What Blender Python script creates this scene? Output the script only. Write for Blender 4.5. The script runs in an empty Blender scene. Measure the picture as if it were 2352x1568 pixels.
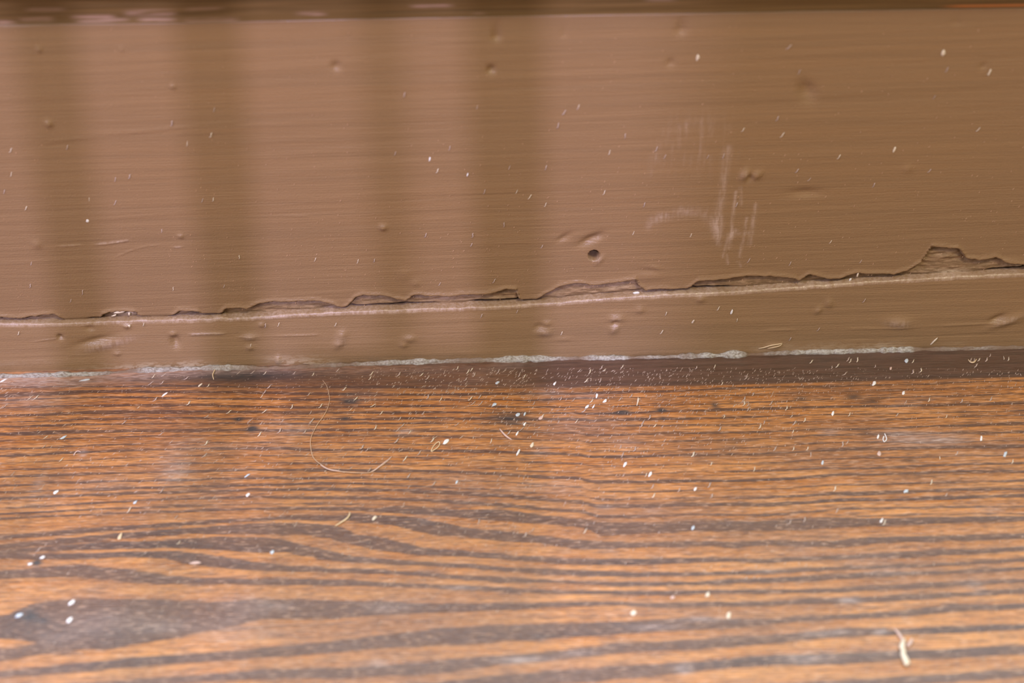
import bpy, math, random
import numpy as np
from mathutils import Matrix, Vector

random.seed(7)
SC = bpy.context.scene
COL = SC.collection

# ------------------------------------------------------------------ camera
W, H, LENS, SENSOR = 2352, 1568, 50.0, 36.0
FPX = W * LENS / SENSOR
PITCH, ROLL = math.radians(40.0), 0.0247
DIST = 0.345
STRIP_OUT = 0.0030                       # how far the foot of the moulding stands out from the board
_F = np.array([0, math.cos(PITCH), -math.sin(PITCH)])
_U = np.array([0, math.sin(PITCH), math.cos(PITCH)])
_R = np.array([1.0, 0, 0])
RR = math.cos(ROLL) * _R - math.sin(ROLL) * _U
UU = math.cos(ROLL) * _U + math.sin(ROLL) * _R

def ray(px, py):
    px = np.asarray(px, float); py = np.asarray(py, float)
    return (_F[None, :] + ((px.reshape(-1, 1) - W / 2) / FPX) * RR[None, :]
            - ((py.reshape(-1, 1) - H / 2) / FPX) * UU[None, :])

CAM = np.array([0, -STRIP_OUT, 0]) - DIST * ray([W / 2], [826])[0]

cam = bpy.data.cameras.new('camera')
cam.lens = LENS; cam.sensor_width = SENSOR; cam.sensor_fit = 'HORIZONTAL'
cam.clip_start = 0.005; cam.clip_end = 50
cam.dof.use_dof = True; cam.dof.focus_distance = 0.335; cam.dof.aperture_fstop = 9.0
camo = bpy.data.objects.new('camera', cam); COL.objects.link(camo)
M = Matrix(((RR[0], UU[0], -_F[0], CAM[0]), (RR[1], UU[1], -_F[1], CAM[1]), (RR[2], UU[2], -_F[2], CAM[2]), (0, 0, 0, 1)))
camo.matrix_world = M
SC.camera = camo

# ------------------------------------------------------------------ world, sun, window light, added fill lamps, exposure
SC.view_settings.view_transform = 'Standard'
SC.view_settings.look = 'None'
SC.view_settings.gamma = 1.0
SC.view_settings.use_curve_mapping = False
SC.view_settings.exposure = 0.0

world = bpy.data.worlds.new('world'); SC.world = world
world.use_nodes = True
bg = world.node_tree.nodes['Background']
bg.inputs[0].default_value = (1.0, 0.87, 0.60, 1)
bg.inputs[1].default_value = 0.32
SC.cycles.max_bounces = 4; SC.cycles.diffuse_bounces = 2; SC.cycles.glossy_bounces = 2

def add_light(name, kind, loc, target, energy, color, size=None, size_y=None, angle=None):
    l = bpy.data.lights.new(name, kind); l.energy = energy; l.color = color
    if kind == 'AREA':
        l.shape = 'RECTANGLE'; l.size = size; l.size_y = size_y or size
    if kind == 'SUN' and angle is not None:
        l.angle = angle
    o = bpy.data.objects.new(name, l); COL.objects.link(o)
    o.location = loc
    d = Vector(target) - Vector(loc)
    o.rotation_euler = d.to_track_quat('-Z', 'Y').to_euler()
    return o

SUN_DIR = Vector((0.03, 1.0, -0.80)).normalized()      # from behind the camera, a little left
SUN_POS = -SUN_DIR * 3
add_light('sun', 'SUN', SUN_POS, (0, 0, 0), 2.2, (0.64, 0.57, 1.0), angle=math.radians(0.4))
add_light('window_sky', 'AREA', (0, 0.045, 0.62), (0, -1, 0.62), 16, (0.72, 0.86, 1.0), 1.1, 0.98)
add_light('fill_left', 'AREA', (-0.95, -0.7, 1.0), (-0.12, 0, 0.03), 18, (0.80, 0.74, 1.0), 0.7, 1.0)  # cool fill lamp added on the left
add_light('fill_high', 'AREA', (0.55, -0.85, 1.6), (0.05, 0, 0.03), 20, (1.0, 0.89, 0.64), 0.4, 0.25)  # warm lamp added high up to rake across the relief

# ------------------------------------------------------------------ helpers
def on_wall(pts, Y=0.0):
    p = np.asarray(pts, float); d = ray(p[:, 0], p[:, 1])
    t = (Y - CAM[1]) / d[:, 1]
    return CAM[None, :] + t[:, None] * d

def on_floor(pts, Z=0.0):
    p = np.asarray(pts, float); d = ray(p[:, 0], p[:, 1])
    t = (Z - CAM[2]) / d[:, 2]
    return CAM[None, :] + t[:, None] * d

def _hash(ix, iy, seed):
    n = (ix.astype(np.int64) * 374761393 + iy.astype(np.int64) * 668265263 + seed * 1274126177) & 0xffffffff
    n = ((n ^ (n >> 13)) * 1274126177) & 0xffffffff
    n = n ^ (n >> 16)
    return (n & 0xffff) / 65535.0

def vnoise(x, y, seed=0):
    """value noise in -1..1"""
    ix = np.floor(x); iy = np.floor(y); fx = x - ix; fy = y - iy
    ux = fx * fx * (3 - 2 * fx); uy = fy * fy * (3 - 2 * fy)
    a = _hash(ix, iy, seed); b = _hash(ix + 1, iy, seed); c = _hash(ix, iy + 1, seed); d = _hash(ix + 1, iy + 1, seed)
    return (a + (b - a) * ux + (c - a) * uy + (a - b - c + d) * ux * uy) * 2 - 1

def fbm(x, y, seed=0, octv=3):
    s = 0; amp = 1.0; tot = 0
    for o in range(octv):
        s = s + amp * vnoise(x * 2 ** o, y * 2 ** o, seed + o * 17); tot += amp; amp *= 0.5
    return s / tot

def sstep(a, b, x):
    t = np.clip((x - a) / (b - a), 0, 1)
    return t * t * (3 - 2 * t)

def spaced(lo, hi, dlo, dhi, fine, coarse):
    """coordinates lo..hi with spacing `fine` between dlo..dhi, growing to `coarse` outside"""
    mid = np.arange(dlo, dhi + fine * 0.5, fine)
    right = []; s = fine; p = mid[-1]
    while p < hi - 1e-9:
        s = min(s * 1.35, coarse); p = min(p + s, hi); right.append(p)
    left = []; s = fine; p = mid[0]
    while p > lo + 1e-9:
        s = min(s * 1.35, coarse); p = max(p - s, lo); left.append(p)
    return np.array(left[::-1] + list(mid) + right)

def grid_mesh(name, P, attrs=None, smooth=True):
    """P: (rows, cols, 3) -> mesh of quads"""
    r, c, _ = P.shape
    me = bpy.data.meshes.new(name)
    me.vertices.add(r * c)
    me.vertices.foreach_set('co', P.reshape(-1).astype(np.float32))
    i = np.arange(r * c).reshape(r, c)
    q = np.stack([i[:-1, :-1], i[:-1, 1:], i[1:, 1:], i[1:, :-1]], axis=-1).reshape(-1, 4)
    n = len(q)
    me.loops.add(n * 4); me.polygons.add(n)
    me.loops.foreach_set('vertex_index', q.reshape(-1).astype(np.int32))
    me.polygons.foreach_set('loop_start', (np.arange(n) * 4).astype(np.int32))
    me.polygons.foreach_set('loop_total', np.full(n, 4, np.int32))
    if smooth:
        me.polygons.foreach_set('use_smooth', np.ones(n, bool))
    me.update(calc_edges=True)
    for k, v in (attrs or {}).items():
        a = me.attributes.new(k, 'FLOAT', 'POINT')
        a.data.foreach_set('value', v.reshape(-1).astype(np.float32))
    return me

def link(name, me, mat, parent=None):
    o = bpy.data.objects.new(name, me); COL.objects.link(o)
    if mat: 
        if len(me.materials) == 0: me.materials.append(mat)
    if parent: o.parent = parent
    return o

def tag(o, label=None, cat=None, group=None, kind=None):
    if label: o['label'] = label
    if cat: o['category'] = cat
    if group: o['group'] = group
    if kind: o['kind'] = kind
    return o

def pymesh(name, verts, faces, smooth=False):
    me = bpy.data.meshes.new(name); me.from_pydata([tuple(v) for v in verts], [], faces); me.update()
    if smooth:
        me.polygons.foreach_set('use_smooth', [True] * len(me.polygons))
    return me

def box_mesh(name, lo, hi):
    x0, y0, z0 = lo; x1, y1, z1 = hi
    v = [(x0, y0, z0), (x1, y0, z0), (x1, y1, z0), (x0, y1, z0), (x0, y0, z1), (x1, y0, z1), (x1, y1, z1), (x0, y1, z1)]
    f = [(0, 3, 2, 1), (4, 5, 6, 7), (0, 1, 5, 4), (1, 2, 6, 5), (2, 3, 7, 6), (3, 0, 4, 7)]
    return pymesh(name, v, f)

# ------------------------------------------------------------------ node helpers
class NT:
    def __init__(s, name):
        s.m = bpy.data.materials.new(name); s.m.use_nodes = True
        s.t = s.m.node_tree; s.b = s.t.nodes['Principled BSDF']
    def n(s, typ, **kw):
        x = s.t.nodes.new(typ)
        for k, v in kw.items(): setattr(x, k, v)
        return x
    def set(s, sock, v):
        if isinstance(v, bpy.types.NodeSocket): s.t.links.new(v, sock)
        else: sock.default_value = v
    def math(s, op, a, b=0.0, clamp=False):
        x = s.n('ShaderNodeMath', operation=op, use_clamp=clamp); s.set(x.inputs[0], a); s.set(x.inputs[1], b); return x.outputs[0]
    def attr(s, name):
        return s.n('ShaderNodeAttribute', attribute_name=name).outputs['Fac']
    def coord(s, scale, rot=(0, 0, 0)):
        tc = s.n('ShaderNodeTexCoord'); mp = s.n('ShaderNodeMapping')
        s.t.links.new(tc.outputs['Object'], mp.inputs['Vector'])
        mp.inputs['Scale'].default_value = scale; mp.inputs['Rotation'].default_value = rot
        return mp.outputs[0]
    def noise(s, scale, detail=3.0, rough=0.55, rot=(0, 0, 0), dist=0.0):
        x = s.n('ShaderNodeTexNoise'); s.t.links.new(s.coord(scale, rot), x.inputs['Vector'])
        x.inputs['Scale'].default_value = 1.0; x.inputs['Detail'].default_value = detail
        x.inputs['Roughness'].default_value = rough; x.inputs['Distortion'].default_value = dist
        return x.outputs['Fac']
    def ramp(s, f, a, b, lo=0.0, hi=1.0):
        x = s.n('ShaderNodeMapRange', interpolation_type='SMOOTHSTEP'); s.set(x.inputs['Value'], f)
        s.set(x.inputs['From Min'], a); s.set(x.inputs['From Max'], b); s.set(x.inputs['To Min'], lo); s.set(x.inputs['To Max'], hi)
        return x.outputs[0]
    def mix(s, f, a, b):
        x = s.n('ShaderNodeMix', data_type='RGBA'); s.set(x.inputs['Factor'], f)
        s.set(x.inputs[6], a); s.set(x.inputs[7], b); return x.outputs[2]
    def bump(s, h, dist, strength=1.0, prev=None):
        x = s.n('ShaderNodeBump'); s.set(x.inputs['Height'], h); x.inputs['Distance'].default_value = dist
        x.inputs['Strength'].default_value = strength
        if prev is not None: s.t.links.new(prev, x.inputs['Normal'])
        return x.outputs[0]
    def out(s, col=None, rough=None, normal=None, spec=None):
        if col is not None: s.set(s.b.inputs['Base Color'], col)
        if rough is not None: s.set(s.b.inputs['Roughness'], rough)
        if normal is not None: s.t.links.new(normal, s.b.inputs['Normal'])
        if spec is not None: s.b.inputs['Specular IOR Level'].default_value = spec
        return s.m

def c(r, g, b):
    f = lambda v: ((v / 255 + 0.055) / 1.055) ** 2.4 if v / 255 > 0.04045 else v / 255 / 12.92
    return (f(r), f(g), f(b), 1)

# ------------------------------------------------------------------ materials
def paint_material(name, base, worn=0.0):
    t = NT(name)
    big = t.noise((6, 6, 12), 2)
    streak = t.noise((9, 30, 900), 3, 0.6)
    fine = t.noise((60, 100, 3200), 2, 0.5, rot=(0, math.radians(1.5), 0))
    grain = t.noise((2600, 2600, 2600), 2, 0.5)
    col = t.mix(t.ramp(big, 0.35, 0.65), base, tuple(v * f for v, f in zip(base[:3], (1.06, 1.02, 0.96))) + (1,))
    dk = tuple(v * 0.86 for v in base[:3]) + (1,)
    col = t.mix(t.ramp(streak, 0.35, 0.6, 0.55, 0.0), col, dk)
    # scuffed, rubbed marks, painted glints and bare chips carried by the surface
    sc = t.attr('scuff')
    rub = t.noise((1500, 1500, 260), 2, 0.6, rot=(0, math.radians(-12), 0))
    sc2 = t.math('MULTIPLY', sc, t.ramp(rub, 0.36, 0.62, 0.25, 1.0), True)
    col = t.mix(sc2, col, c(186, 164, 148))
    chip = t.attr('chip')
    cn = t.noise((500, 500, 1500), 3, 0.6)
    chipcol = t.mix(t.ramp(cn, 0.4, 0.62), c(112, 88, 56), c(150, 122, 90))
    col = t.mix(t.math('MULTIPLY', chip, 0.6, True), col, chipcol)
    dark_mask = t.attr('dark_mask')
    col = t.mix(t.math('MULTIPLY', dark_mask, t.ramp(cn, 0.3, 0.6, 0.4, 1.0), True), col, c(58, 44, 32))
    bare = t.attr('bare')
    col = t.mix(t.math('MULTIPLY', bare, t.ramp(cn, 0.42, 0.55), True), col, c(190, 172, 146))
    nrm = t.bump(t.math('ADD', fine, t.math('MULTIPLY', grain, 0.8)), 0.00010, 1.0)
    rough = t.math('ADD', t.ramp(grain, 0.2, 0.8, 0.34, 0.46), t.math('MULTIPLY', chip, 0.35))
    return t.out(col, rough, nrm, 0.75)

PAINT = paint_material('brown_gloss_paint', c(137, 110, 78))

def wood_material(name):
    t = NT(name)
    sdf = t.attr('ring')                        # millimetres inside (+) or outside (-) a dark growth ring
    wob = t.noise((60, 1100, 1100), 3, 0.65)
    fib = t.noise((130, 4200, 4200), 3, 0.65)
    s = t.math('ADD', sdf, t.math('ADD', t.math('MULTIPLY', t.math('SUBTRACT', wob, 0.5), 1.2), t.math('MULTIPLY', t.math('SUBTRACT', fib, 0.5), 1.3)))
    dark = t.ramp(s, -0.24, 0.26)
    big = t.noise((16, 70, 70), 3, 0.6)
    hue = t.noise((30, 420, 420), 3, 0.6)
    early = t.mix(t.ramp(hue, 0.33, 0.66), c(166, 103, 40), c(194, 132, 68))
    early = t.mix(t.ramp(big, 0.40, 0.66, 0, 0.75), early, c(142, 94, 56))
    late = t.mix(t.ramp(fib, 0.3, 0.7), c(48, 33, 27), c(86, 60, 48))
    col = t.mix(t.math('MULTIPLY', dark, t.ramp(big, 0.3, 0.62, 0.97, 0.80)), early, late)
    col = t.mix(t.ramp(fib, 0.44, 0.62, 0, 0.74), col, c(84, 56, 40))
    pore = t.noise((420, 2600, 2600), 2, 0.6, rot=(0, 0, math.radians(28)))
    col = t.mix(t.ramp(pore, 0.52, 0.68, 0, 0.5), col, c(62, 44, 36))
    col = t.mix(t.ramp(pore, 0.46, 0.30, 0, 0.42), col, c(206, 166, 134))
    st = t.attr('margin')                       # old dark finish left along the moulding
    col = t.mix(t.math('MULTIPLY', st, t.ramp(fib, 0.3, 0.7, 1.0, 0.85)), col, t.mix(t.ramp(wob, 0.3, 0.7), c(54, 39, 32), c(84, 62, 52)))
    spot = t.attr('stain')
    col = t.mix(t.math('MULTIPLY', spot, t.ramp(pore, 0.3, 0.55, 0.75, 1.0), True), col, c(44, 40, 40))
    dust_sheen = t.attr('dust')                         # grey film of dust and rubbed finish, plus painted sheen streaks
    col = t.mix(t.math('MULTIPLY', dust_sheen, t.ramp(pore, 0.62, 0.36, 0.35, 1.0), True), col, c(176, 160, 152))
    nrm = t.bump(t.math('SUBTRACT', t.math('MULTIPLY', pore, -0.8), fib), 0.00014, 0.8)
    rough = t.ramp(hue, 0.3, 0.7, 0.26, 0.36)
    return t.out(col, rough, nrm, 0.85)

WOOD = wood_material('varnished_floor_wood')

def plain(name, col, rough=0.6, var=0.12, scale=900):
    t = NT(name)
    nz = t.noise((scale,) * 3, 3)
    cc = t.mix(t.ramp(nz, 0.3, 0.7), tuple(v * (1 - var) for v in col[:3]) + (1,), col)
    return t.out(cc, rough, t.bump(nz, 0.00003, 0.4))

WALLPAINT = plain('pale_wall_plaster', c(214, 216, 222), 0.7, 0.05, 60)

# ------------------------------------------------------------------ traced lines (photo pixels)
RIDGE = [(0, 742), (150, 742), (267, 736), (433, 732), (567, 728), (667, 722), (784, 715), (917, 710), (1117, 703), (1201, 699),
         (1284, 693), (1451, 680), (1568, 673), (1701, 668), (1835, 658), (1968, 648), (2101, 640), (2235, 632), (2352, 627)]
CONT = [(0, 727), (33, 732), (60, 729), (93, 722), (123, 720), (138, 729), (150, 738), (190, 735), (230, 732), (238, 722), (250, 717), (267, 713), (310, 715),
        (318, 724), (335, 728), (393, 727), (413, 715), (457, 715), (463, 725), (493, 726), (513, 715), (520, 707), (567, 708), (597, 697),
        (627, 692), (733, 691), (760, 698), (784, 708), (800, 702), (817, 683), (834, 677), (877, 677), (911, 687), (931, 690), (951, 677),
        (1017, 680), (1067, 677), (1127, 675), (1161, 662), (1187, 665), (1190, 684), (1198, 692), (1234, 687), (1257, 673), (1284, 658),
        (1317, 650), (1367, 655), (1417, 648), (1460, 642), (1467, 657), (1481, 667), (1517, 663), (1568, 665), (1588, 658), (1604, 644),
        (1668, 640), (1718, 633), (1768, 633), (1801, 638), (1835, 643), (1858, 630), (1885, 635), (1901, 640), (1928, 640), (1968, 627),
        (2025, 628), (2051, 630), (2088, 618), (2115, 603), (2131, 580), (2141, 565), (2178, 568), (2201, 570), (2214, 587), (2218, 594),
        (2251, 597), (2285, 590), (2301, 600), (2352, 607)]
BOTTOM = [(0, 855), (2352, 797)]
TOPEDGE = [(0, 57), (430, 53), (800, 44), (1200, 37), (1700, 29), (2352, 20)]

wr = on_wall(RIDGE, -0.0009); wc = on_wall(CONT, 0.0); wt = on_wall(TOPEDGE, 0.0)
XR = 0.75
def z_ridge(x): return np.interp(x, wr[:, 0], wr[:, 2])
def z_cont(x):
    z = np.interp(x, wc[:, 0], wc[:, 2])
    out = (x < wc[0, 0]) | (x > wc[-1, 0])
    zz = z_ridge(x) + 0.0012 + 0.0012 * fbm(x * 130, x * 0 + 3.3, 5)
    return np.where(out, np.maximum(zz, z_ridge(x)), z)
def z_top(x): return np.interp(x, wt[:, 0], wt[:, 2])
ZT = float(wt[:, 2].mean())

# ------------------------------------------------------------------ baseboard
xs = spaced(-XR, XR, -0.145, 0.145, 0.00030, 0.006)
zlow = float(wr[:, 2].min()) - 0.004
zs = np.concatenate([np.arange(zlow, 0.047, 0.00016), np.arange(0.047, float(wt[:, 2].min()) - 0.0025, 0.00042)])
X, Z = np.meshgrid(xs, zs)

def px_to_wall(px, py):
    p = on_wall([(px, py)])[0]; return p[0], p[2]
MPP = 0.000108                                            # metres per photo pixel at the wall

def blob(X, Z, px, py, rx, ry, ang=0.0):
    """elliptic falloff 0..1; radii in photo pixels"""
    x0, z0 = px_to_wall(px, py); a = math.radians(ang)
    dx = (X - x0) / MPP; dz = (Z - z0) / MPP * 0.78
    u = (dx * math.cos(a) + dz * math.sin(a)) / rx; v = (-dx * math.sin(a) + dz * math.cos(a)) / ry
    return np.exp(-(u * u + v * v))

def stroke(X, Z, pts, w):
    """falloff 0..1 around a polyline of photo pixels, half width w pixels"""
    p = on_wall(pts)[:, [0, 2]]
    best = np.full(X.shape, 1e9)
    for a, b in zip(p[:-1], p[1:]):
        d = b - a; L = float(d @ d) + 1e-12
        t = np.clip(((X - a[0]) * d[0] + (Z - a[1]) * d[1]) / L, 0, 1)
        best = np.minimum(best, (X - a[0] - t * d[0]) ** 2 + (Z - a[1] - t * d[1]) ** 2)
    ends = np.minimum(X - p[:, 0].min(), p[:, 0].max() - X)
    brk = 0.25 + 0.75 * sstep(-0.45, 0.35, fbm(X * 170, Z * 170, 19, 3))
    return np.exp(-best / (w * MPP) ** 2) * (sstep(-0.0004, 0.0016, ends) * brk if abs(p[-1, 0] - p[0, 0]) > abs(p[-1, 1] - p[0, 1]) else 1.0)

zc = z_cont(X) + 0.00012 * vnoise(X * 2200, Z * 2200, 3) + 0.00035 * fbm(X * 420, Z * 200, 4, 3); zr = z_ridge(X)
slope_c = np.clip(np.abs(np.gradient(z_cont(xs), xs)), 0, 3.5)[None, :]
below = sstep(0.00012, -0.00016, (Z - zc) / np.sqrt(1 + slope_c ** 2)) * sstep(-0.0001, 0.0006, zc - zr)
d = np.zeros_like(X)
d -= (0.0006 + 0.0013 * np.exp(-np.clip(zc - Z, 0, 1) / 0.0008)) * below                                       # broken-away paint film
d += below * (0.00034 * fbm(X * 260, Z * 1300, 8, 4))
gap = sstep(0.0009, 0.0002, Z - zr) * (0.15 + 0.85 * sstep(-0.10, 0.25, fbm(X * 75, X * 0 + 1.7, 12)))
d -= 0.0016 * gap
# lifted curl of the film just above the break, and the raised patch in the middle
d += 0.00030 * np.exp(-((Z - zc - 0.0003) / 0.0007) ** 2) * (1 - below) * sstep(0.0, 0.0010, zc - zr)
d += 0.00022 * blob(X, Z, 1490, 632, 40, 12, 0) + 0.0002 * blob(X, Z, 1505, 614, 18, 5, -8) - 0.0002 * blob(X, Z, 1487, 622, 22, 6, 0)
d += 0.00015 * blob(X, Z, 2320, 600, 26, 10) + 0.00020 * blob(X, Z, 2178, 588, 22, 5, 20) * below
# brush relief
d_film = d.copy()
tilt = X * 0.035
d += 0.000030 * fbm(X * 14, (Z - tilt) * 520, 21, 3) + 0.000014 * fbm(X * 60, (Z - tilt * 1.6) * 1500, 22, 2)
d += 0.00005 * fbm(X * 22, Z * 30, 23, 2)
for pts, w, a in [([(100, 327), (260, 308), (420, 292), (570, 277)], 3, 0.00007), ([(100, 335), (420, 300)], 3, -0.00005),
                  ([(125, 566), (190, 562)], 3, 0.00010), ([(212, 562), (250, 559), (300, 551)], 3, 0.00014),
                  ([(265, 590), (300, 575), (340, 564), (370, 563)], 3, 0.00008), ([(392, 568), (424, 567)], 3, 0.00012),
                  ([(560, 498), (715, 496)], 3, 0.00007), ([(0, 632), (120, 630), (260, 622)], 3, -0.00005),
                  ([(0, 70), (220, 80), (420, 77), (640, 72)], 5, -0.00010), ([(0, 435), (240, 428)], 3, -0.00004),
                  ([(1620, 450), (1690, 446)], 4, 0.00005)]:
    d += 0.7 * a * stroke(X, Z, pts, w * 0.75)
# dents, pits, pimples
d -= 0.0030 * sstep(0.30, 0.5, blob(X, Z, 1364, 587, 10.5, 10.5))
d += 0.00016 * blob(X, Z, 1377, 597, 12, 6, 45)
d -= 0.00050 * blob(X, Z, 1358, 550, 24, 8, 22) + 0.00025 * blob(X, Z, 1297, 545, 15, 6, 25)
d -= 0.00045 * blob(X, Z, 1853, 210, 20, 14, -35)
d -= 0.00026 * blob(X, Z, 1850, 442, 34, 8, 0)
d += 0.00038 * blob(X, Z, 1712, 401, 10, 8, 60) + 0.0003 * blob(X, Z, 1738, 402, 11, 7, 20) - 0.0003 * blob(X, Z, 1722, 408, 8, 6)
for px, py, r, a in [(797, 75, 8, -.0003), (772, 152, 9, -.0003), (1140, 84, 9, -.00035), (1128, 160, 8, -.0004), (1565, 68, 11, -.0003),
                     (1540, 144, 8, -.0002), (2200, 40, 10, -.0003), (112, 284, 7, .0003), (880, 522, 8, .0003), (85, 561, 10, .0002),
                     (397, 198, 5, .0002), (415, 542, 6, .0002), (930, 630, 16, .00012), (955, 650, 10, .00012), (2085, 388, 10, .00012),
                     (2258, 152, 7, -.00015), (1295, 78, 6, -.0001), (280, 113, 5, .0001), (90, 113, 5, .0002)]:
    d += a * blob(X, Z, px, py, r, r * 0.8)
d = d_film + (d - d_film) * 1.8
# rubbed marks, then glints painted on raised edges
scuff = np.zeros_like(X)
arc = stroke(X, Z, [(1480, 520), (1505, 502), (1540, 490), (1590, 484), (1625, 490), (1645, 515), (1650, 545)], 12)
scuff += 0.55 * arc * (0.5 + 0.5 * sstep(-0.3, 0.5, vnoise(X * 1500 + Z * 500, Z * 500 - X * 1100, 31)))
scuff += 0.75 * blob(X, Z, 1647, 512, 7, 18, 10)
scuff += 0.30 * stroke(X, Z, [(1485, 400), (1510, 345), (1550, 300), (1600, 280), (1650, 282), (1690, 298)], 10) * (0.3 + 0.7 * sstep(0, 0.6, vnoise(X * 1500, Z * 220, 32)))
scuff += 0.22 * blob(X, Z, 1600, 330, 70, 45, 0) * sstep(0.0, 0.6, vnoise(X * 1800, Z * 260, 33))
scuff += 0.40 * stroke(X, Z, [(1672, 340), (1662, 420), (1655, 470), (1650, 560)], 7)
for pts, w, a in [([(1690, 440), (1684, 490), (1676, 570)], 3, .6), ([(1700, 430), (1702, 470)], 3, .4), ([(1735, 470), (1728, 520), (1722, 560)], 4, .5),
                  ([(1715, 500), (1706, 555), (1698, 590)], 3, .45), ([(1672, 545), (1660, 590)], 3, .45), ([(1690, 528), (1682, 545)], 4, .8),
                  ([(1665, 538), (1730, 534)], 4, .45), ([(1668, 585), (1672, 605)], 3, .4), ([(1695, 600), (1702, 612)], 3, .3)]:
    scuff += a * stroke(X, Z, pts, w)
scuff += 0.35 * blob(X, Z, 1710, 402, 9, 7) + 0.4 * blob(X, Z, 1378, 596, 9, 4, 45) + 0.35 * blob(X, Z, 1372, 549, 10, 4, 25)  # painted highlights on the pimple, nail hole rim and dent edge
scuff += 0.3 * stroke(X, Z, [(215, 560), (300, 551)], 3) + 0.25 * stroke(X, Z, [(130, 565), (190, 562)], 3) + 0.3 * stroke(X, Z, [(395, 568), (422, 567)], 3)  # painted glints along the raised brush strokes
scuff = np.clip(scuff, 0, 0.85)
bare = below * np.clip(1.3 * blob(X, Z, 278, 718, 22, 6) + 0.7 * blob(X, Z, 300, 722, 16, 5) + 0.6 * blob(X, Z, 2175, 628, 40, 6) + 0.5 * blob(X, Z, 2335, 618, 22, 8), 0, 1)
bare = np.clip(bare + 0.16 * below * sstep(0.25, 0.6, fbm(X * 60, Z * 400, 41)), 0, 1)
dark_mask = np.clip(gap * 0.9 + sstep(0.3, 0.7, blob(X, Z, 1364, 587, 11, 11)), 0, 1)  # darker colour in the gap by the moulding and in the nail hole

P = np.stack([X, -d, Z], axis=-1)
# rounded arris and a short ledge at the top, back to the wall
rows = []
r0 = 0.0002
xt = xs; zt = z_top(xt) + 0.00015 * fbm(xt * 30, xt * 0, 51)
zlast = zs[-1]
dl = d[-1]
for k in range(1, 9):                                       # up the face to the arris
    f = k / 8
    rows.append((np.zeros_like(xt) - dl * (1 - f) - 0.00004 * fbm(xt * 40, xt * 0 + f * 3, 52), zlast + (zt - r0 - zlast) * f))
for k in range(1, 9):
    a = math.pi / 2 * k / 8
    rows.append((r0 * (1 - math.cos(a)) + 0 * xt, zt - r0 + r0 * math.sin(a)))
rows.append((0.0006 + 0 * xt, zt + 0.00005))
top = np.stack([np.stack([xt, y, z], axis=-1) for y, z in rows])
P = np.concatenate([P, top])
ext = lambda a: np.concatenate([a, np.zeros((len(rows), a.shape[1]))])
me = grid_mesh('baseboard_back', P, {'scuff': ext(scuff), 'chip': ext(below), 'bare': ext(bare), 'dark_mask': ext(dark_mask)})
baseboard = link('baseboard_back', me, PAINT)
tag(baseboard, 'wide brown painted baseboard with a broken paint edge, nail hole and scuff marks', 'baseboard', kind='structure')

# ------------------------------------------------------------------ moulding strip at the foot
prof = []                                                    # (v along height 0 foot..1 top, out)
nface = 96
for k in range(nface + 1):
    v = k / nface; prof.append((v, STRIP_OUT + (0.0013 - STRIP_OUT) * v, 0))
XS = xs; R = []
zrt = z_ridge(XS) + 0.00022 * fbm(XS * 420, XS * 0, 61, 3)
lump = 0.00016 * fbm(XS * 120, XS * 0 + 9, 62, 3) + 0.00018 * vnoise(XS * 1100, XS * 0, 64)
for v, out, _ in prof:
    z = -0.0006 + (zrt - 0.0010 + 0.0006) * v
    R.append(np.stack([XS, -(out + 0 * XS), z], axis=-1))
for k in range(1, 6):                                        # rounded nose
    a = math.pi / 2 * k / 5
    R.append(np.stack([XS, -(0.0013 - 0.0005 * (1 - math.cos(a)) + lump * k / 5), zrt - 0.0010 + 0.0010 * math.sin(a)], axis=-1))
for k in range(1, 7):                                        # flat top running back
    R.append(np.stack([XS, -(0.0008 + lump - 0.0004 * k) + 0 , zrt + 0.00006 * fbm(XS * 500, XS * 0 + k, 63)], axis=-1))
S = np.stack(R)
SX, SZ = S[..., 0], S[..., 2]
ds = 0.000045 * fbm(SX * 18, SZ * 420, 65, 3) + 0.00005 * fbm(SX * 50, SZ * 110, 66, 2)
facew = np.ones(S.shape[0]); facew[nface + 1:] = 0
def px_to_wall(px, py):                                       # strip lies nearer than the board
    p = on_wall([(px, py)], -0.0018)[0]; return p[0], p[2]
_ow = on_wall
def on_wall(pts, Y=-0.0018): return _ow(pts, Y)
for px, py, rx, ry, an, a in [(403, 782, 10, 13, 0, -.0005), (398, 768, 8, 6, 0, .0003), (138, 775, 6, 5, 0, -.0004), (240, 790, 45, 8, 12, .00022), (215, 782, 45, 6, 12, -.00022),
        (290, 750, 8, 6, 0, .0003), (785, 768, 12, 9, 30, .00030), (780, 785, 14, 8, 30, .00030), (940, 775, 14, 7, 0, .00026), (928, 788, 9, 6, 0, .0002),
        (1250, 760, 16, 8, 0, .0003), (1255, 742, 10, 6, 0, .0002), (1238, 750, 12, 7, 20, -.0002), (1415, 730, 16, 7, 0, .0003), (1410, 752, 12, 10, 40, .0003), (1412, 742, 8, 6, 40, -.0003),
        (1470, 712, 10, 7, 0, .0002), (1610, 690, 9, 6, 0, .0002), (2065, 738, 28, 10, -5, .0003), (2310, 735, 34, 8, 18, .00030), (2290, 728, 16, 6, 20, -.0003),
        (1905, 697, 8, 10, 40, .0002), (1880, 712, 8, 6, 40, .0002), (1775, 790, 14, 6, 0, .00018), (575, 773, 16, 7, 0, .00025), (600, 748, 7, 5, 0, .0002),
        (575, 795, 8, 5, 0, .0002), (205, 757, 10, 5, 0, -.0002), (270, 808, 8, 5, 0, .0002), (640, 820, 6, 8, 0, .0003), (1295, 775, 20, 5, 0, .0001)]:
    ds += a * blob(SX, SZ, px, py, rx, ry, an)
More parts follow.
